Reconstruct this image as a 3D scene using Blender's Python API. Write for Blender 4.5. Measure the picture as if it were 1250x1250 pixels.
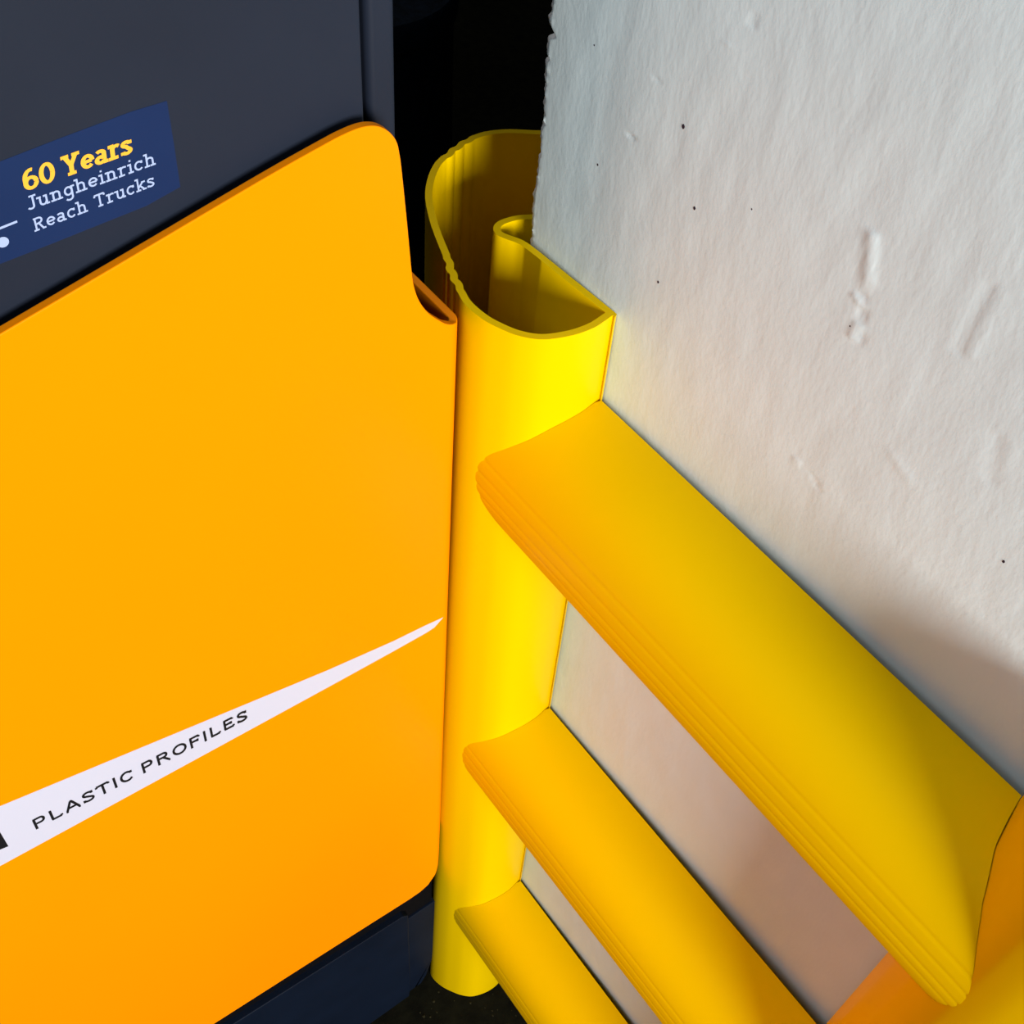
import bpy, bmesh, math, random
import numpy as np
from mathutils import Vector, Matrix, noise

random.seed(4)
for o in list(bpy.data.objects): bpy.data.objects.remove(o)
scn = bpy.context.scene
COL = scn.collection

# ------------------------------------------------------------------ camera
# world: X along the rails (towards the right guard), Y into the pillar, Z up; origin on the floor at the pillar corner
MC = np.array([[0.59363899, 0.63978435, -0.48812779],
               [0.80233827, -0.42381081, 0.42028288],
               [0.06201658, -0.64113991, -0.76491409]])      # columns: image right, image down, view direction
FOC = 1436.07
CAM = np.array([0.40236552, -0.33840132, 1.39053857])
cd = bpy.data.cameras.new('camera'); cam = bpy.data.objects.new('camera', cd); COL.objects.link(cam)
cd.sensor_width = 36; cd.lens = FOC / 1250 * 36; cd.clip_start = .02
R3 = Matrix(((MC[0, 0], -MC[0, 1], -MC[0, 2]), (MC[1, 0], -MC[1, 1], -MC[1, 2]), (MC[2, 0], -MC[2, 1], -MC[2, 2])))
cam.matrix_world = Matrix.Translation(CAM) @ R3.to_4x4()
scn.camera = cam

# ------------------------------------------------------------------ world, lights, exposure
scn.view_settings.view_transform = 'Standard'
scn.view_settings.look = 'None'
scn.view_settings.gamma = 1
scn.view_settings.use_curve_mapping = False
scn.view_settings.exposure = 0.0
w = bpy.data.worlds.new('world'); scn.world = w; w.use_nodes = True
w.node_tree.nodes['Background'].inputs[0].default_value = (.50, .68, 1.0, 1)
w.node_tree.nodes['Background'].inputs[1].default_value = .02


def area(name, loc, target, size, power, color):
    l = bpy.data.lights.new(name, 'AREA'); l.shape = 'RECTANGLE'; l.size, l.size_y = size; l.energy = power; l.color = color
    o = bpy.data.objects.new(name, l); COL.objects.link(o); o.location = loc
    d = Vector(target) - Vector(loc); o.rotation_euler = d.to_track_quat('-Z', 'Y').to_euler()
    return o


area('key_light', (2.72, -.68, 1.50), (.1, 0, .80), (1.0, 1.0), 122, (1.0, .97, .93))
area('sky_light', (.25, -1.7, 2.9), (.2, 0, 1.0), (1.3, 1.3), 19, (.80, .90, 1.0))
area('side_fill_light', (-2.0, .45, 2.8), (0, .02, 1.0), (.8, .8), 10, (1, .97, .92))  # added fill, not a real window: brightens the chipped edge and guard rims


# ------------------------------------------------------------------ pixel helpers (a measured pixel becomes a point on a real plane)
def ray(px, py): return MC @ np.array([px - 625.0, py - 625.0, FOC])
def on_x(px, py, x): r = ray(px, py); return CAM + r * ((x - CAM[0]) / r[0])
def on_y(px, py, y): r = ray(px, py); return CAM + r * ((y - CAM[1]) / r[1])
def on_z(px, py, z): r = ray(px, py); return CAM + r * ((z - CAM[2]) / r[2])


# ------------------------------------------------------------------ materials
def mat(name, color, rough=.5, spec=.3, bump=None, vary=0, scale=20, tint=None):
    m = bpy.data.materials.new(name); m.use_nodes = True
    nt = m.node_tree; b = nt.nodes['Principled BSDF']
    b.inputs['Roughness'].default_value = rough
    b.inputs['Specular IOR Level'].default_value = spec
    if tint: b.inputs['Specular Tint'].default_value = (*tint, 1)
    tc = nt.nodes.new('ShaderNodeTexCoord')
    if vary:
        n = nt.nodes.new('ShaderNodeTexNoise'); n.inputs['Scale'].default_value = scale; n.inputs['Detail'].default_value = 5
        nt.links.new(tc.outputs['Object'], n.inputs['Vector'])
        r = nt.nodes.new('ShaderNodeValToRGB')
        r.color_ramp.elements[0].position = .3; r.color_ramp.elements[1].position = .7
        r.color_ramp.elements[0].color = (*[c * (1 - vary) for c in color], 1)
        r.color_ramp.elements[1].color = (*[min(1, c * (1 + vary)) for c in color], 1)
        nt.links.new(n.outputs['Fac'], r.inputs['Fac']); nt.links.new(r.outputs['Color'], b.inputs['Base Color'])
    else:
        b.inputs['Base Color'].default_value = (*color, 1)
    if bump:
        prev = None
        for (sc, st, dist, stretch) in bump:
            mp = nt.nodes.new('ShaderNodeMapping'); mp.inputs['Scale'].default_value = stretch
            n = nt.nodes.new('ShaderNodeTexNoise'); n.inputs['Scale'].default_value = sc; n.inputs['Detail'].default_value = 4
            bm = nt.nodes.new('ShaderNodeBump'); bm.inputs['Strength'].default_value = st; bm.inputs['Distance'].default_value = dist
            nt.links.new(tc.outputs['Object'], mp.inputs['Vector']); nt.links.new(mp.outputs[0], n.inputs['Vector'])
            nt.links.new(n.outputs['Fac'], bm.inputs['Height'])
            if prev: nt.links.new(prev.outputs[0], bm.inputs['Normal'])
            prev = bm
        nt.links.new(prev.outputs[0], b.inputs['Normal'])
    return m


M = dict(
    yellow=mat('yellow_plastic', (.80, .53, .0), .42, .08, tint=(1, .8, .1), bump=[(60, .08, .0006, (1, 1, 1))]),
    orange=mat('orange_panel', (.98, .27, .0), .40, .15, tint=(1, .7, .2), vary=.015, scale=6),
    cover=mat('charcoal_plastic', (.013, .018, .032), .5, .15, vary=.10, scale=9, bump=[(900, .08, .0003, (1, 1, 1))]),
    chassis=mat('navy_steel', (.004, .008, .019), .5, .1, vary=.2, scale=14),
    black=mat('black_rubber', (.003, .003, .004), .8, .05),
    wall=mat('white_wall_paint', (.665, .775, .80), .65, .2, vary=.02, scale=30,
             bump=[(90, .28, .0012, (1, 1, .35)), (420, .22, .0006, (1, 1, .5))]),
    plaster=mat('bare_white_plaster', (.93, .93, .93), .7, .2, bump=[(300, .5, .001, (1, 1, 1))]),
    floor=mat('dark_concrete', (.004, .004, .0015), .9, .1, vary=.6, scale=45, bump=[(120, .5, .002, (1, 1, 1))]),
    dark=mat('dark_hall_wall', (.004, .004, .005), .9, .02),
    bin=mat('dark_blue_plastic', (.0025, .006, .012), .6, .1, vary=.5, scale=60, bump=[(140, .5, .002, (1, 1, 1))]),
    sticker=mat('blue_sticker', (.008, .022, .080), .45, .12, vary=.08, scale=12),
    print_yellow=mat('yellow_print', (.90, .45, .04), .5, .2),
    print_pale=mat('pale_blue_print', (.36, .45, .70), .5, .2),
    white=mat('white_vinyl', (.55, .56, .68), .45, .2),
    ink=mat('black_print', (.008, .008, .010), .5, .2),
    speck=mat('dark_paint_speck', (.03, .02, .03), .7, .1),
    debris=mat('floor_debris', (.022, .020, .008), .8, .1),
)


# ------------------------------------------------------------------ mesh helpers
def link(name, me, material, parent=None, smooth=35):
    o = bpy.data.objects.new(name, me); COL.objects.link(o)
    if material is not None and not me.materials: me.materials.append(material)
    if parent: o.parent = parent
    if smooth:
        me.shade_smooth(); me.set_sharp_from_angle(angle=math.radians(smooth))
    return o


def mesh(vs, fs, fix=True):
    me = bpy.data.meshes.new('m'); me.from_pydata([tuple(map(float, v)) for v in vs], [], fs)
    if fix:
        bm = bmesh.new(); bm.from_mesh(me); bmesh.ops.remove_doubles(bm, verts=bm.verts, dist=1e-7)
        bmesh.ops.recalc_face_normals(bm, faces=bm.faces); bm.to_mesh(me); bm.free()
    me.update(); return me


def tag(o, label, cat, group=None, kind=None):
    if label: o['label'] = label
    if cat: o['category'] = cat
    if group: o['group'] = group
    if kind: o['kind'] = kind
    return o


def empty(name, loc, label, cat):
    o = bpy.data.objects.new(name, None); COL.objects.link(o); o.location = loc; o.empty_display_size = .1
    return tag(o, label, cat)


def catmull(P, n=8):
    P = [np.array(p, float) for p in P]; P = [2 * P[0] - P[1]] + P + [2 * P[-1] - P[-2]]; out = []
    for i in range(1, len(P) - 2):
        for k in range(n):
            t = k / n
            out.append(.5 * (2 * P[i] + (P[i + 1] - P[i - 1]) * t + (2 * P[i - 1] - 5 * P[i] + 4 * P[i + 1] - P[i + 2]) * t * t
                             + (3 * P[i] - P[i - 1] - 3 * P[i + 1] + P[i + 2]) * t ** 3))
    out.append(P[-2]); return out


def bevel(o, wdt, seg=3, ang=40):
    b = o.modifiers.new('bevel', 'BEVEL'); b.width = wdt; b.segments = seg; b.limit_method = 'ANGLE'; b.angle_limit = math.radians(ang)
    b.harden_normals = True


def resample(P, step):
    P = [np.array(p) for p in P] + [np.array(P[0])]; L = [0]
    for a, b in zip(P[:-1], P[1:]): L.append(L[-1] + np.linalg.norm(b - a))
    n = int(L[-1] / step); out = []; j = 0
    for k in range(n):
        s = L[-1] * k / n
        while L[j + 1] < s: j += 1
        t = (s - L[j]) / max(1e-9, L[j + 1] - L[j]); out.append(P[j] * (1 - t) + P[j + 1] * t)
    return out


# ------------------------------------------------------------------ setting: floor, back wall, pillar wall
def noise2(x, y, s, seed=0): return noise.noise(Vector((x * s, y * s, seed * 7.3)))


vs, fs = [], []
def box(vs, fs, x0, x1, y0, y1, z0, z1):
    b = len(vs); vs += [(x, y, z) for z in (z0, z1) for y in (y0, y1) for x in (x0, x1)]
    fs += [tuple(b + k for k in f) for f in ((0, 2, 3, 1), (4, 5, 7, 6), (0, 1, 5, 4), (2, 6, 7, 3), (0, 4, 6, 2), (1, 3, 7, 5))]


n = 60
gv, gf = [], []
for j in range(n + 1):
    for i in range(n + 1):
        x, y = -4 + 8 * i / n, -4 + 8 * j / n
        gv.append((x, y, 0))
for j in range(n):
    for i in range(n): a = j * (n + 1) + i; gf.append((a, a + 1, a + n + 2, a + n + 1))
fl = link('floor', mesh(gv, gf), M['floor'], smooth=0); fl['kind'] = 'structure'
# grit lying on the floor by the left guard
vs, fs = [], []
for k in range(34):
    q = on_z(random.uniform(500, 650), random.uniform(1205, 1262), 0)
    r = random.uniform(.0006, .0020); a0 = random.random() * 6; b = len(vs)
    m_ = 5
    for i in range(m_): vs.append((q[0] + r * (1 + .6 * random.random()) * math.cos(a0 + i * 6.283 / m_), q[1] + r * math.sin(a0 + i * 6.283 / m_), .0001))
    vs.append((q[0], q[1], r * .8))
    fs += [(b + i, b + (i + 1) % m_, b + m_) for i in range(m_)] + [tuple(range(b, b + m_))]
gr = link('floor_grit', mesh(vs, fs, False), M['debris'], smooth=0)
tag(gr, 'fine grit scattered on the dark floor at the foot of the left guard', 'grit', kind='stuff')

vs, fs = [], []; box(vs, fs, -4, 4, 3.2, 3.35, 0, 3.2)
wb = link('wall_back', mesh(vs, fs), M['dark'], smooth=0); wb['kind'] = 'structure'
vs, fs = [], []; box(vs, fs, -3.6, -3.45, -1, 3.2, 0, 3.2)
wl = link('wall_left', mesh(vs, fs), M['dark'], smooth=0); wl['kind'] = 'structure'

PW = .443                      # width of the pillar face
DENTS = []                     # (x, z, radius_x, radius_z, shear, depth)
def dent(px0, py0, px1, py1, wid, depth):
    a, b = on_y(px0, py0, 0), on_y(px1, py1, 0); DENTS.append(((a[0], a[2]), (b[0], b[2]), wid, depth))
dent(1056, 292, 1048, 352, .0020, -.00045); dent(1038, 367, 1040, 374, .0012, -.0008); dent(1041, 402, 1034, 416, .0013, -.0009); dent(1047, 366, 1040, 426, .0009, .0008)
dent(1206, 362, 1172, 436, .0016, -.00035); dent(1198, 358, 1160, 434, .0024, .0004)
dent(770, 165, 772, 167, .0012, .0009); dent(1057, 292, 1053, 345, .0022, -.0006)
dent(966, 565, 965, 575, .0010, -.0006); dent(985, 585, 990, 600, .0010, .0005)
dent(1206, 545, 1196, 590, .0030, .0004); dent(1080, 560, 1100, 590, .0030, -.0003)
dent(918, 20, 914, 32, .0010, .0005); dent(886, 55, 887, 57, .0009, -.0006); dent(800, 94, 804, 100, .0009, .0004)


def relief(x, z):
    h = .00022 * noise2(x, z * .5, 26, 1) + .0002 * noise2(x, z * .45, 85, 2) + .0005 * noise2(x, z, 7, 3)
    for (a, b, wd, dp) in DENTS:
        ax, az = a; bx, bz = b; dx, dz = bx - ax, bz - az; L = dx * dx + dz * dz + 1e-12
        t = min(1, max(0, ((x - ax) * dx + (z - az) * dz) / L)); d = math.hypot(x - ax - t * dx, z - az - t * dz)
        if d < wd * 3: h += dp * math.exp(-(d / wd) ** 2)
    return h


def lean(x): return .010 * max(0, x - .07) / (PW - .07)      # the plastered face falls away slightly to the right


def chip(z):
    c = .0016 * noise2(.3, z, 55, 5) + .0011 * noise2(.7, z, 170, 6) + .0006 * noise2(.1, z, 480, 8)
    for zc, wz, dp in ((1.1165, .0030, .0042), (1.1035, .0014, .0022), (1.0900, .0012, .0012), (1.0700, .0018, .0020), (1.052, .0025, .0012), (1.038, .0016, .0018)):
        c += dp * math.exp(-((z - zc) / wz) ** 2)
    return c


zs = list(np.linspace(0, .95, 200)) + list(np.linspace(.951, 1.25, 360)) + list(np.linspace(1.252, 1.60, 100))
cols = [('s', y) for y in (.60, .3, .1, .05, .03, .02, .012, .008)] + [('b', t) for t in (0, .33, .66, 1)] + \
       [('f', x) for x in np.concatenate([np.linspace(.0045, .03, 12), np.linspace(.0325, PW - .004, 165)])] + [('r', y) for y in (.004, .3, .6)]
gv, gf, mi = [], [], []
nc = len(cols)
for z in zs:
    c = chip(z); bw = .0034 + .0009 * noise2(.9, z, 120, 9)
    for k, v in cols:
        if k == 's': gv.append((.0006 * noise2(v, z, 30, 4) + (c * .5 if v < .015 else 0), v, z))
        elif k == 'b':
            jit = .0005 * noise2(v * .3, z, 300, 10)
            gv.append((c + v * bw * 1.05 + jit, (1 - v) * bw * .7 + jit + max(0, c) * .4 * (1 - v), z))
        elif k == 'f': gv.append((max(v, c + bw * 1.08 + (v - .004) * .5) if v < .012 else v, relief(v, z) * min(1, v / .02) + lean(v), z))
        else: gv.append((PW, v + lean(PW), z))
for j in range(len(zs) - 1):
    for i in range(nc - 1):
        a = j * nc + i; gf.append((a, a + 1, a + nc + 1, a + nc)); mi.append(1 if 7 <= i < 11 else 0)
top = len(zs) - 1
me = bpy.data.meshes.new('pillar'); me.from_pydata(gv, [], gf + [tuple(range(nc * top, nc * top + nc))])
me.materials.append(M['wall']); me.materials.append(M['plaster'])
me.polygons.foreach_set('material_index', mi + [0]); me.update()
wr = link('wall_right', me, None, smooth=60); wr['kind'] = 'structure'
for (px, py, r) in ((833, 155, .0010), (846, 255, .0008), (730, 201, .0006), (802, 345, .0007), (726, 55, .0004), (1097, 860, .0005), (914, 257, .0004), (1213, 694, .0007), (1030, 402, .0004)):
    q = on_y(px, py, 0); bm = bmesh.new(); bmesh.ops.create_icosphere(bm, subdivisions=1, radius=r)
    for v in bm.verts: v.co = Vector((q[0] + v.co.x, lean(q[0]) + relief(q[0], q[2]) + v.co.y * .35, q[2] + v.co.z * 1.3))
    me = bpy.data.meshes.new('s'); bm.to_mesh(me); bm.free(); link('paint_speck', me, M['speck'], wr)

# ------------------------------------------------------------------ the corner guards: hollow extruded profile round each pillar corner
RIM = [(748.8, 384.6), (740, 390.5), (724.5, 400.2), (699, 409.2), (664, 414.3), (633.6, 410), (608, 400), (587.5, 388.5), (567, 370.6), (556.8, 352.6),
       (547, 333), (541.2, 314), (531, 288.6), (523.5, 265.6), (519, 240), (522, 217.6), (531, 198.4), (544, 187), (557, 176.6), (572, 167.7),
       (590, 161), (613, 158), (633.6, 158), (653, 159)]
outer = [on_z(x, y, 1.0)[:2] for x, y in RIM]
outer = [np.array((.0768, -.0008)), np.array((.0785, -.0035))] + outer
outer += [np.array(p) for p in ((-.066, .083), (-.045, .097), (-.022, .104), (-.003, .1045))]
legs = [(-.0022, .102), (-.0026, .07), (-.0032, .040), (-.0050, .022), (-.0090, .012), (-.0128, .004), (-.0140, -.004), (-.0128, -.0085), (-.0092, -.0105),
        (-.0040, -.0085), (.0030, -.0052), (.014, -.0038), (.035, -.0028), (.055, -.0018)]


def wave(s): return .00075 * math.sin(s) if 0 <= s <= 8 * math.pi else 0


def profile():
    oc = catmull(outer, 10)
    # ribs: two groups of shallow waves, on the front-left and on the back-left of the curve
    P = [np.array(p) for p in oc]
    for c0, hw in ((np.array((.006, -.0545)), .016), (np.array((-.0925, .014)), .017)):
        L = 0; acc = [0]
        for a, b in zip(P[:-1], P[1:]): L += np.linalg.norm(b - a); acc.append(L)
        i0 = min(range(len(P)), key=lambda i: np.linalg.norm(P[i] - c0)); s0 = acc[i0]
        Q = []
        for i, p in enumerate(P):
            t = P[min(i + 1, len(P) - 1)] - P[max(i - 1, 0)]; t /= np.linalg.norm(t) + 1e-12
            u = (acc[i] - s0) / hw
            Q.append(p + (np.array((-t[1], t[0])) * -.0006 * math.cos(u * math.pi * 3.5) * (1 - u ** 4) if abs(u) < 1 else 0))
        P = Q
    wall_side = catmull(legs, 6)
    closed = resample(list(P) + list(wall_side), .0011)
    A = np.array(closed); t = np.roll(A, -2, 0) - np.roll(A, 2, 0); t /= np.linalg.norm(t, axis=1)[:, None]
    nrm = np.stack([-t[:, 1], t[:, 0]], 1)
    area_ = .5 * np.sum(A[:, 0] * np.roll(A[:, 1], -1) - np.roll(A[:, 0], -1) * A[:, 1])
    if area_ < 0: nrm = -nrm
    TH = .0040; B = A + nrm * TH
    keep = [b for b in B if np.min(np.linalg.norm(A - b, axis=1)) > TH * .93]
    return A, np.array(keep)


PO, PI_ = profile()


def extrude_profile(A, B, z0, z1):
    cu = bpy.data.curves.new('c', 'CURVE'); cu.dimensions = '2D'; cu.fill_mode = 'BOTH'; cu.extrude = .5
    for pts in (A, B):
        sp = cu.splines.new('POLY'); sp.points.add(len(pts) - 1); sp.use_cyclic_u = True
        for p, q in zip(sp.points, pts): p.co = (q[0], q[1], 0, 1)
    o = bpy.data.objects.new('t', cu); COL.objects.link(o); bpy.context.view_layer.update()
    me = bpy.data.meshes.new_from_object(o.evaluated_get(bpy.context.evaluated_depsgraph_get()))
    bpy.data.objects.remove(o)
    for v in me.vertices:
        v.co.z = z1 if v.co.z > 0 else z0
    bm = bmesh.new(); bm.from_mesh(me); bmesh.ops.remove_doubles(bm, verts=bm.verts, dist=1e-6); bm.to_mesh(me); bm.free()
    return me


me = extrude_profile(PO, PI_, .001, 1.0)
for v in me.vertices:            # the foot splays a little to the front left
    if v.co.z < .5 and v.co.y < -.004:
        t = min(1, max(0, (.072 - v.co.x) / .05)); v.co.y -= .0075 * t * t * (3 - 2 * t) * min(1, max(0, (v.co.x - .008) / .014))
g1 = link('corner_guard', me, M['yellow'], smooth=30)
tag(g1, 'yellow hollow plastic corner guard standing at the chipped pillar corner, open ribbed top showing', 'corner guard', 'corner guards on the pillar')

# right guard: mirrored, slightly slimmer nose as the rail ends show
NOSE = [(.3644, -.0010), (.3645, -.005), (.3677, -.0157), (.3704, -.0239), (.3733, -.0307), (.3822, -.0436), (.3855, -.0477), (.3932, -.0547), (.4001, -.0590), (.4060, -.0612),
        (.420, -.0632), (.440, -.0625), (.462, -.0550), (.482, -.0420), (.500, -.0235), (.514, -.002), (.520, .020), (.518, .045), (.506, .072), (.488, .090), (.465, .101), (.446, .1045)]
legs2 = [(PW - a, b) for a, b in legs]
c2 = resample(list(catmull([np.array(p) for p in NOSE], 10)) + list(catmull([np.array(p) for p in legs2], 6)), .0015)
A2 = np.array(c2); t = np.roll(A2, -2, 0) - np.roll(A2, 2, 0); t /= np.linalg.norm(t, axis=1)[:, None]; nr = np.stack([-t[:, 1], t[:, 0]], 1)
if .5 * np.sum(A2[:, 0] * np.roll(A2[:, 1], -1) - np.roll(A2[:, 0], -1) * A2[:, 1]) < 0: nr = -nr
B2 = A2 + nr * .004; B2 = np.array([b for b in B2 if np.min(np.linalg.norm(A2 - b, axis=1)) > .0037])
g2 = link('corner_guard', extrude_profile(A2, B2, .001, 1.0), M['yellow'], smooth=30)
tag(g2, 'yellow plastic corner guard in deep orange shade at the right ends of the rails', 'corner guard', 'corner guards on the pillar')

# ------------------------------------------------------------------ the three rails
GAP = .003
RIGHT = [(-.0005, .3640), (-.003, .3640), (-.0157, .3674), (-.0239, .3701), (-.0307, .3730), (-.0436, .3819), (-.0477, .3852), (-.0547, .3929), (-.0590, .3998), (-.0604, .4030), (-.0612, .4055)]
RIGHT = sorted((float(p[0]), float(p[1])) for p in catmull(RIGHT, 8))
POF = sorted([(float(p[1]), float(p[0])) for p in PO if p[0] > .036 and p[1] < -.003] + [(0, .0768)])
def interp(T, y): return float(np.interp(y, [a for a, b in T], [b for a, b in T]))
def nose(s): p = 2.5 if s > 0 else 2.2; return -.0582 * max(0, 1 - abs(s) ** p) ** (1 / p)


def rail_mesh(lower_cut):
    ss = [math.cos(math.pi * k / 90) for k in range(91)]
    fine = [float(v) for v in np.linspace(.44, -.34, 160)]
    ss = [v for v in ss if v > .445] + fine + [v for v in ss if v < -.345]
    out = [(nose(v) + sum(.00032 * math.exp(-((v - c_) / .028) ** 2) for c_ in (.315, .128, -.06, -.20)), .059 * v) for v in ss]   # four shallow grooves along the nose
    A = np.array(out); t = np.gradient(A, axis=0); t /= np.linalg.norm(t, axis=1)[:, None]
    nn = np.stack([t[:, 1], -t[:, 0]], 1)
    if nn[len(A) // 2][0] < 0: nn = -nn
    I = A + nn * .0038; I[:, 0] = np.minimum(I[:, 0], -.0005)
    vs, fs = [], []
    N = len(A)
    for loop, end in ((A, 'L'), (A, 'R'), (I, 'L'), (I, 'R')):
        for k, (y, z) in enumerate(loop):
            yy = y - GAP; ye = nose(ss[k]) - GAP
            if end == 'L':
                x = interp(POF, ye) + .0003
                if z < -.004: x += lower_cut * max(0, min(1, (-.004 - z) / .03)) ** 1.5
            else: x = interp(RIGHT, ye) - .0003
            vs.append((x, yy, z))
    for k in range(N - 1):
        fs += [(k, k + 1, N + k + 1, N + k), (2 * N + k, 3 * N + k, 3 * N + k + 1, 2 * N + k + 1),
               (k, 2 * N + k, 2 * N + k + 1, k + 1), (N + k, N + k + 1, 3 * N + k + 1, 3 * N + k)]
    fs += [(0, N, 3 * N, 2 * N), (N - 1, 3 * N - 1, 4 * N - 1, 2 * N - 1)]
    return mesh(vs, fs)


for zb, cut, lab in ((.8817, .004, 'topmost yellow ribbed plastic rail, widest in view, across the white pillar face'),
                     (.5545, .0015, 'middle yellow ribbed plastic rail below the widest one'),
                     (.2270, .0, 'lowest yellow ribbed plastic rail, nearest the floor')):
    r = link('guard_rail', rail_mesh(cut), M['yellow'], smooth=30); r.location = (0, 0, zb)
    tag(r, lab, 'guard rail', 'horizontal rails between the corner guards')

# ------------------------------------------------------------------ the truck on the left
XP, XC, XS = .036, .026, .030           # faces of the orange panel, the dark cover and the chassis
tr = empty('reach_truck', (-.3, -.7, 0), 'dark grey and orange reach truck parked close against the left corner guard', 'truck')
TI = Matrix.Translation((.3, .7, 0))


def tpart(name, me, m, parent=None, smooth=35):
    me.transform(TI); return link(name, me, m, parent or tr, smooth)


# orange side panel: outline in developed coordinates, far edge bent round the truck's end
TOPO = [(-900, 940), (-150, 497), (0, 408.5), (160, 314.5), (320, 220), (398, 176), (420, 164.5), (438, 157), (452, 154), (464, 155), (474, 160), (481, 167), (485.5, 175), (488, 186),
        (490.5, 203), (496, 256), (500.5, 303), (503, 330), (506, 350), (512.5, 368), (523, 382), (535.7, 391), (547, 396.3), (556.8, 397.5)]
YE = on_x(567, 390, XP)[1]
BR = .009                                # radius of the bend
top = [on_x(a, b, XP)[1:] for a, b in TOPO]
zn = on_x(560, 396.5, XP)[2]
top = [(y, z) for y, z in top if y < YE - BR * .6]
LOWO = [(-900, 1995), (-150, 1512), (261.4, 1250), (440, 1136), (500, 1098), (513, 1089), (523, 1080), (532, 1067), (537.5, 1053), (540, 1038)]
low = [on_x(a, b, XP)[1:] for a, b in LOWO]
ARC = BR * math.pi / 2
top = [(y, z) for y, z in top] + [(YE - BR * .3, zn), (YE - BR + ARC, zn), (YE + .055, zn)]
low = [(y, z) for y, z in low if y < YE - .0008]
zl = on_x(541, 1015, XP)[2]
low += [(YE - .0003, zl), (YE + .004, zl + .01), (YE + .055, zl + .01)]


def f_of(T, y): return float(np.interp(y, [a for a, b in T], [b for a, b in T]))
def fold(s, d):       # developed coordinate s, depth d below the outer face -> x, y
    if s <= YE - BR: return XP - d, s
    if s <= YE - BR + ARC:
        a = (s - (YE - BR)) / BR; return XP - BR + (BR - d) * math.cos(a), YE - BR + (BR - d) * math.sin(a)
    return XP - BR - (s - (YE - BR + ARC)), YE - d


TK = .0045; SB = YE - BR
topc = [top[0]] + [tuple(p) for p in catmull(top[1:-2], 5)] + top[-2:]
flat_top = [p for p in topc if p[0] < SB - .0004]; mono = []
for p in flat_top:
    if not mono or p[0] > mono[-1][0] + 1e-5: mono.append(p)
flat_top = mono + [(SB, f_of(topc, SB))]
flat_low = [p for p in low if p[0] < SB - .0004] + [(SB, f_of(low, SB))]
loop = flat_top + flat_low[::-1]; n_ = len(loop)
vs = [(XP, y, z) for y, z in loop] + [(XP - TK, y, z) for y, z in loop]
kr = len(flat_top) - 1                       # the fold runs from vertex kr (top) to kr+1 (bottom)
fs = [tuple(range(n_)), tuple(reversed(range(n_, 2 * n_)))]
fs += [(i, n_ + i, n_ + (i + 1) % n_, (i + 1) % n_) for i in range(n_) if i != kr]
prev = (kr, kr + 1, n_ + kr, n_ + kr + 1)
for s in list(np.linspace(SB, SB + ARC, 13)[1:]) + [YE + .02, YE + .055]:
    zt, zb = f_of(topc, s), f_of(low, s); b = len(vs)
    for d in (0, TK):
        x, y = fold(s, d); vs += [(x, y, zt), (x, y, zb)]
    cur = (b, b + 1, b + 2, b + 3); p = prev
    fs += [(p[0], p[1], cur[1], cur[0]), (p[2], cur[2], cur[3], p[3]), (p[0], cur[0], cur[2], p[2]), (p[1], p[3], cur[3], cur[1])]
    prev = cur
fs += [(prev[0], prev[1], prev[3], prev[2])]
sp = tpart('side_panel', mesh(vs, fs), M['orange'], smooth=30); bevel(sp, .0007, 2, 50)


def flat(name, px, x, m, parent, thick=.00012):
    P = [on_x(a, b, x) for a, b in px]; n = len(P)
    vs = [(x + thick, p[1], p[2]) for p in P] + [(x + .00001, p[1], p[2]) for p in P]
    fs = [tuple(range(n)), tuple(reversed(range(n, 2 * n)))] + [(i, n + i, n + (i + 1) % n, (i + 1) % n) for i in range(n)]
    return tpart(name, mesh(vs, fs), m, parent, 0)


flat('swoosh_decal', [(-150, 1046), (0, 984), (200, 901), (400, 818), (480, 782.6), (520, 763), (541, 753.5), (530, 766), (520, 772.5), (480, 795), (400, 839), (200, 948), (0, 1057), (-150, 1139)],
     XP, M['white'], sp)['label'] = 'white tapering swoosh stripe'
flat('logo_mark', [(-4, 1009), (10.2, 1032.8), (-60, 1062), (-74, 1038)], XP + .00014, M['ink'], sp)['label'] = 'black logo mark cut by the frame edge'

# ------------------------------------------------------------------ stroke lettering (all glyphs drawn here)
def arc(cx, cy, rx, ry, a0, a1, n=12):
    return [(cx + rx * math.cos(math.radians(a0 + (a1 - a0) * i / n)), cy + ry * math.sin(math.radians(a0 + (a1 - a0) * i / n))) for i in range(n + 1)]


def bar(x, y, hw): return [(x - hw, y), (x + hw, y)]


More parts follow.
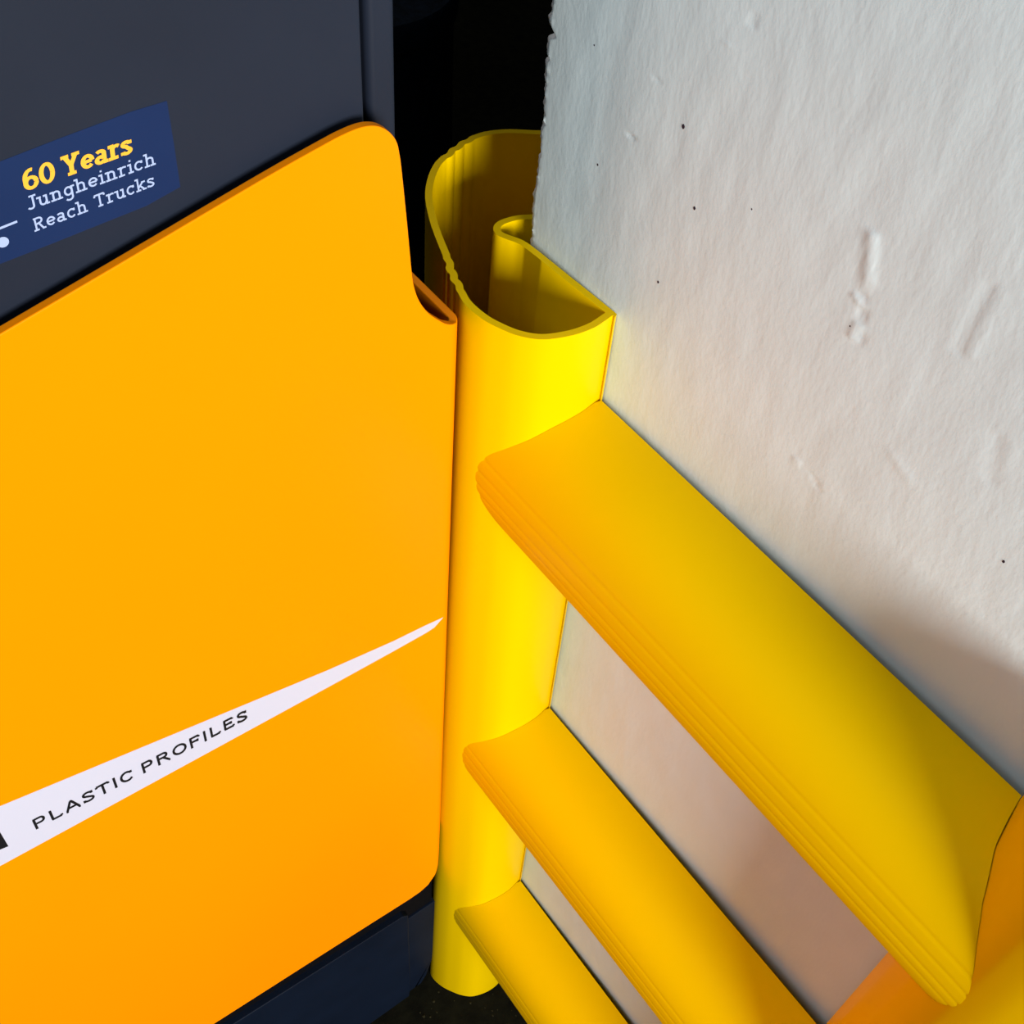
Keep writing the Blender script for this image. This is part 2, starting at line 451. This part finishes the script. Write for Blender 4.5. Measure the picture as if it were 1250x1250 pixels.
def slab(w_, X=.52, vy=1.0):
    """slab serif glyphs: (advance, strokes); x height .52, capitals .74"""
    h = .10 + w_ * .4; Cp = .74; G = {}; o = w_ / 2 * vy; b = o; XT = X - o; CT = Cp - o
    st = lambda x, y0, y1: [(x, y0), (x, y1)]
    G['J'] = (.50, [[(.34, CT), (.34, .16)] + arc(.20, .16, .14, .16 - o, 0, -160), bar(.34, CT, h + .03)])
    G['u'] = (.62, [[(.15, XT), (.15, .18)] + arc(.29, .18, .14, .18 - o, 180, 360, 10)[1:] , st(.46, 0, XT), [(.43, .18), (.46, .22)], bar(.10, XT, h * .8), bar(.41, XT, h * .7), bar(.50, b, h * .6)])
    G['n'] = (.64, [st(.16, o, XT), arc(.31, .34, .15, .18 - o, 180, 0), st(.46, .34, b), bar(.16, b, h), bar(.46, b, h), bar(.11, XT, h * .7)])
    G['h'] = (.64, [st(.16, o, CT), arc(.31, .34, .15, .18 - o, 180, 0), st(.46, .34, b), bar(.16, b, h), bar(.46, b, h), bar(.11, CT, h * .7)])
    G['g'] = (.56, [arc(.25, .27, .17, .25 - o, 0, 360, 20), [(.42, XT), (.42, -.06)] + arc(.25, -.06, .17, .15, 0, -150), bar(.47, XT, h * .7)])
    G['e'] = (.54, [[(.09, .27), (.44, .27)], arc(.27, .27, .19, .25 - o, 0, 320, 20)])
    G['i'] = (.32, [st(.17, o, XT), bar(.17, b, h), bar(.12, XT, h * .7), [(.17 - o, .68), (.17 + o, .68)]])
    G['r'] = (.48, [st(.16, o, XT), arc(.33, .33, .17, .19 - o, 180, 50), bar(.18, b, h * 1.15), bar(.11, XT, h * .7)])
    G['c'] = (.52, [arc(.27, .26, .19, .26 - o, 45, 320, 18), st(.42, .36, .50)])
    G['R'] = (.70, [st(.18, o, CT), [(.10, CT), (.36, CT)] + arc(.36, .55, .17, .19 - o, 90, -90) + [(.18, .36 + 0)], [(.36, .37), (.54, b)], bar(.18, b, h), bar(.58, b, h * .7)])
    G['a'] = (.56, [arc(.24, .38, .15, .14 - o, 150, 0, 8) + [(.39, b)], arc(.23, .16, .15, .16 - o, 0, 360, 16), bar(.44, b, h * .6)])
    G['T'] = (.66, [st(.33, o, CT), bar(.33, CT, .27), bar(.33, b, h), st(.07, .58, CT), st(.59, .58, CT)])
    G['k'] = (.62, [st(.16, o, CT), [(.16, .20), (.44, XT)], [(.27, .30), (.48, b)], bar(.16, b, h), bar(.50, b, h * .8), bar(.46, XT, h * .8), bar(.11, CT, h * .7)])
    G['s'] = (.48, [arc(.24, .385, .14, .135 - o, 20, 260, 10) + arc(.24, .145, .155, .145 - o, 80, -160, 12)[1:], st(.385, .37, .49), st(.085, .03, .14)])
    G['6'] = (.62, [arc(.31, .24, .21, .24 - o, 0, 360, 20), [(.10, .24)] + arc(.36, .40, .26, .34 - o, 180, 75, 10)])
    G['0'] = (.64, [arc(.32, .37, .22, .37 - o, 0, 360, 24)])
    G['Y'] = (.74, [[(.37, o), (.37, .34)], [(.37, .34), (.15, CT)], [(.37, .34), (.59, CT)], bar(.37, b, h), bar(.15, CT, h * .9), bar(.59, CT, h * .9)])
    return G


def wide(w_, vy=.8):
    """wide capitals with small spurs, cap height .72"""
    o = w_ / 2 * vy; T = .72 - o; G = {}; st = lambda x, y0, y1: [(x, y0), (x, y1)]; h = .085
    G['P'] = (.92, [st(.16, o, T), [(.10, T), (.55, T)] + arc(.55, .50, .20, .22 - o, 90, -90) + [(.16, .28 + o)], bar(.16, o * .6, h)])
    G['L'] = (.86, [st(.16, o, T), [(.10, o), (.74, o)], st(.74, o, .16), bar(.16, T, h)])
    G['A'] = (1.0, [[(.10, o), (.47, T)], [(.53, T), (.90, o)], [(.44, T), (.56, T)], [(.25, .24), (.75, .24)], bar(.10, o * .6, h * .8), bar(.90, o * .6, h * .8)])
    G['S'] = (.86, [arc(.43, .53, .27, .19 - o, 15, 250, 12) + arc(.43, .19, .30, .19 - o, 75, -165, 14)[1:], st(.71, .52, .68), st(.14, .04, .20)])
    G['T'] = (.92, [st(.46, o, T), [(.06, T), (.86, T)], bar(.46, o * .6, h), st(.06, .56, T), st(.86, .56, T)])
    G['I'] = (.38, [st(.19, o, T), bar(.19, o * .6, h), bar(.19, T, h)])
    G['C'] = (.98, [arc(.50, .36, .38, .36 - o, 38, 322, 22), st(.81, .52, .66)])
    G['R'] = (1.0, [st(.16, o, T), [(.10, T), (.56, T)] + arc(.56, .52, .20, .20 - o, 90, -90) + [(.16, .32 + o)], [(.50, .32 + o), (.86, o)], bar(.16, o * .6, h), bar(.88, o * .6, h * .7)])
    G['O'] = (1.08, [arc(.54, .36, .42, .36 - o, 0, 360, 28)])
    G['F'] = (.84, [st(.16, o, T), [(.10, T), (.74, T)], [(.16, .37), (.62, .37)], st(.74, .56, T), st(.62, .29, .45), bar(.16, o * .6, h)])
    G['E'] = (.88, [st(.16, o, T), [(.10, T), (.74, T)], [(.16, .37), (.62, .37)], [(.10, o), (.78, o)], st(.74, .58, T), st(.78, o, .16), st(.62, .29, .45)])
    return G


def text_mesh(text, G, w_, base0, base1, top0, cap, x, gap=.0, space=.34, vy=1.0):
    """lay the string from base0 to base1 (pixels on plane x), top0 = top of the first capital"""
    tot = 0
    for c in text: tot += space if c == ' ' else G[c][0] + gap
    B0, B1, T0 = on_x(*base0, x), on_x(*base1, x), on_x(*top0, x)
    U = (B1 - B0) / (tot - gap); V = (T0 - B0) / cap
    vs, fs = [], []; cx = 0; nstroke = 0
    for c in text:
        if c == ' ': cx += space; continue
        adv, S = G[c]
        for P in S:
            nstroke += 1
            P = [np.array(p, float) for p in P]; Q = [P[0]]
            for p in P[1:]:
                if np.linalg.norm(p - Q[-1]) > 1e-6: Q.append(p)
            P = Q; n = len(P); b = len(vs)
            for i, p in enumerate(P):
                if i == 0: t = P[1] - P[0]; k = 1
                elif i == n - 1: t = P[-1] - P[-2]; k = 1
                else:
                    a_, b_ = (P[i] - P[i - 1]), (P[i + 1] - P[i]); a_ = a_ / np.linalg.norm(a_); b_ = b_ / np.linalg.norm(b_); t = a_ + b_
                    if np.linalg.norm(t) < .2: t = b_
                    k = min(1.5, 1 / max(.5, math.sqrt(max(.05, (1 + a_ @ b_) / 2))))
                t = t / np.linalg.norm(t); nn = np.array((-t[1], t[0] * vy)) * w_ / 2 * k
                for s in (1, -1):
                    q = p + nn * s; W = B0 + U * (q[0] + cx) + V * q[1]; vs.append((x + nstroke * 4e-6, W[1], W[2]))
            for i in range(n - 1):
                q = (b + 2 * i, b + 2 * i + 1, b + 2 * i + 3, b + 2 * i + 2)
                A_, B_, C_ = (np.array(vs[q[k]]) for k in (0, 1, 2))
                fs.append(q if np.cross(B_ - A_, C_ - A_)[0] > 0 else q[::-1])
        cx += adv + gap
    me = bpy.data.meshes.new('text'); me.from_pydata([tuple(map(float, v)) for v in vs], [], fs); return me


tpart('lettering', text_mesh('PLASTIC PROFILES', wide(.165, .72), .165, (42.6, 1013.2), (303, 877.2), (37.2, 1002.2), .72, XP + .0003, .13, .36, .72), M['ink'], sp, 0)['label'] = 'black wide capitals reading PLASTIC PROFILES'

# dark cover above the panel
def slab_box(name, pts_yz, x0, x1, m, bev, seg=3):
    n = len(pts_yz); vs = [(x1, y, z) for y, z in pts_yz] + [(x0, y, z) for y, z in pts_yz]
    fs = [tuple(range(n)), tuple(reversed(range(n, 2 * n)))] + [(i, n + i, n + (i + 1) % n, (i + 1) % n) for i in range(n)]
    o = tpart(name, mesh(vs, fs), m)
    if bev: bevel(o, bev, seg, 30)
    return o


def yz(px, py, x): q = on_x(px, py, x); return (q[1], q[2])
yc = yz(442.5, 75, XC)[0]
cov = slab_box('body_cover', [(-1.25, .60), (yc, .60), (yc, 1.46), (yc - .12, 1.50), (-1.25, 1.50)], XC - .03, XC, M['cover'], .0015)
XR = XC - .006
y0, y1 = yz(450, 100, XR)[0], yz(484.5, 70, XR)[0]
slab_box('corner_pillar', [(y0, .60), (y1, .60), (y1, 1.50), (y0, 1.50)], XR - .05, XR, M['cover'], .0035, 4)
slab_box('inner_body', [(-1.24, .06), (y1 - .004, .06), (y1 - .004, 1.49), (-1.24, 1.49)], -.62, XC - .012, M['black'], 0)
# chassis below
cy = yz(499, 1150, XS)[0]
P0, P1 = yz(287, 1249.5, XS), yz(493, 1119, XS)
ch = slab_box('chassis_plate', [(-1.2, P0[1] + (P0[1] - P1[1]) / (P0[0] - P1[0]) * (-1.2 - P0[0]))] + [P0, P1, (cy, P1[1] - .006), yz(501.5, 1206, XS), yz(499, 1220, XS), yz(492, 1229, XS), yz(472, 1241, XS), (-1.2, yz(472, 1241, XS)[1])], XS - .03, XS, M['chassis'], .0012)
XL = XS - .004
slab_box('chassis_corner', [yz(497, 1222, XL), yz(504, 1214, XL), yz(513, 1202, XL), yz(520.5, 1190, XL), yz(527, 1172, XL), yz(530, 1150, XL), yz(531, 1100, XL), (-.100, yz(531, 1100, XL)[1]), (-.100, yz(497, 1222, XL)[1])], XL - .06, XL, M['chassis'], .002, 3)
slab_box('chassis_frame', [(-1.24, .05), (-.088, .05), (-.0695, .14), (-.0695, .42), (-1.24, .42)], -.62, XL - .0025, M['black'], 0)
bm = bmesh.new(); bmesh.ops.create_cone(bm, cap_ends=True, segments=48, radius1=.16, radius2=.16, depth=.09)
me = bpy.data.meshes.new('w'); bm.to_mesh(me); bm.free()
me.transform(Matrix.Translation((-.30, -.72, .16)) @ Matrix.Rotation(math.pi / 2, 4, 'Y')); wh = tpart('wheel', me, M['black']); bevel(wh, .012, 3, 40)

# sticker on the cover
stk = flat('sticker', [(-120, 232), (0, 197), (72, 169), (159, 136.5), (203.5, 123), (212, 175), (220, 228), (179, 251), (64, 297), (0, 322), (-120, 372)], XC, M['sticker'], cov)
stk['label'] = 'dark blue sticker'
XT_ = XC + .0003
tpart('lettering', text_mesh('60 Years', slab(.185, .54, .62), .185, (30, 234.5), (162, 186.5), (25.2, 209), .74, XT_, .02, .26, .62), M['print_yellow'], cov, 0)['label'] = 'bold yellow slab serif lettering reading 60 Years'
tpart('lettering', text_mesh('Jungheinrich', slab(.095), .095, (34, 257.5), (191, 200), (30, 241), .74, XT_, .01), M['print_pale'], cov, 0)['label'] = 'thin pale lettering reading Jungheinrich'
tpart('lettering', text_mesh('Reach Trucks', slab(.095), .095, (41.5, 283.5), (189.5, 226), (37.5, 268), .74, XT_, .01), M['print_pale'], cov, 0)['label'] = 'thin pale lettering reading Reach Trucks'
flat('line_mark', [(-60, 301), (20.5, 268.8), (21.2, 271.4), (-60, 304)], XC + .0002, M['print_pale'], cov)
dc = on_x(3, 295, XC); du = on_x(9.5, 292.5, XC)[1] - dc[1]
vs = [(XC + .0004, dc[1] + du * 1.1 * math.cos(a * math.pi / 12), dc[2] + du * 1.1 * math.sin(a * math.pi / 12)) for a in range(24)]
tpart('dot_mark', mesh(vs, [tuple(range(24))]), M['print_pale'], cov, 0)

# ------------------------------------------------------------------ dim things in the void behind
q = on_z(508, -24, .45) - np.array((.055, .085, 0))
prof_ = [(.0, .0), (.165, .0), (.170, .02), (.165, .40), (.172, .405), (.174, .44), (.168, .45), (.158, .448), (.150, .436), (.0, .432)]
vs, fs = [], []; NS = 48
for k in range(NS):
    a = 2 * math.pi * k / NS
    for rr, z in prof_: vs.append((rr * math.cos(a), rr * math.sin(a), z))
m_ = len(prof_)
for k in range(NS):
    for i in range(m_ - 1):
        a, b = k * m_ + i, ((k + 1) % NS) * m_ + i; fs.append((a, b, b + 1, a + 1))
bn = link('drum', mesh(vs, fs), M['bin'], smooth=40); bn.location = (q[0], q[1], 0)
tag(bn, 'barely lit dark blue drum in the black gap behind the truck', 'drum')
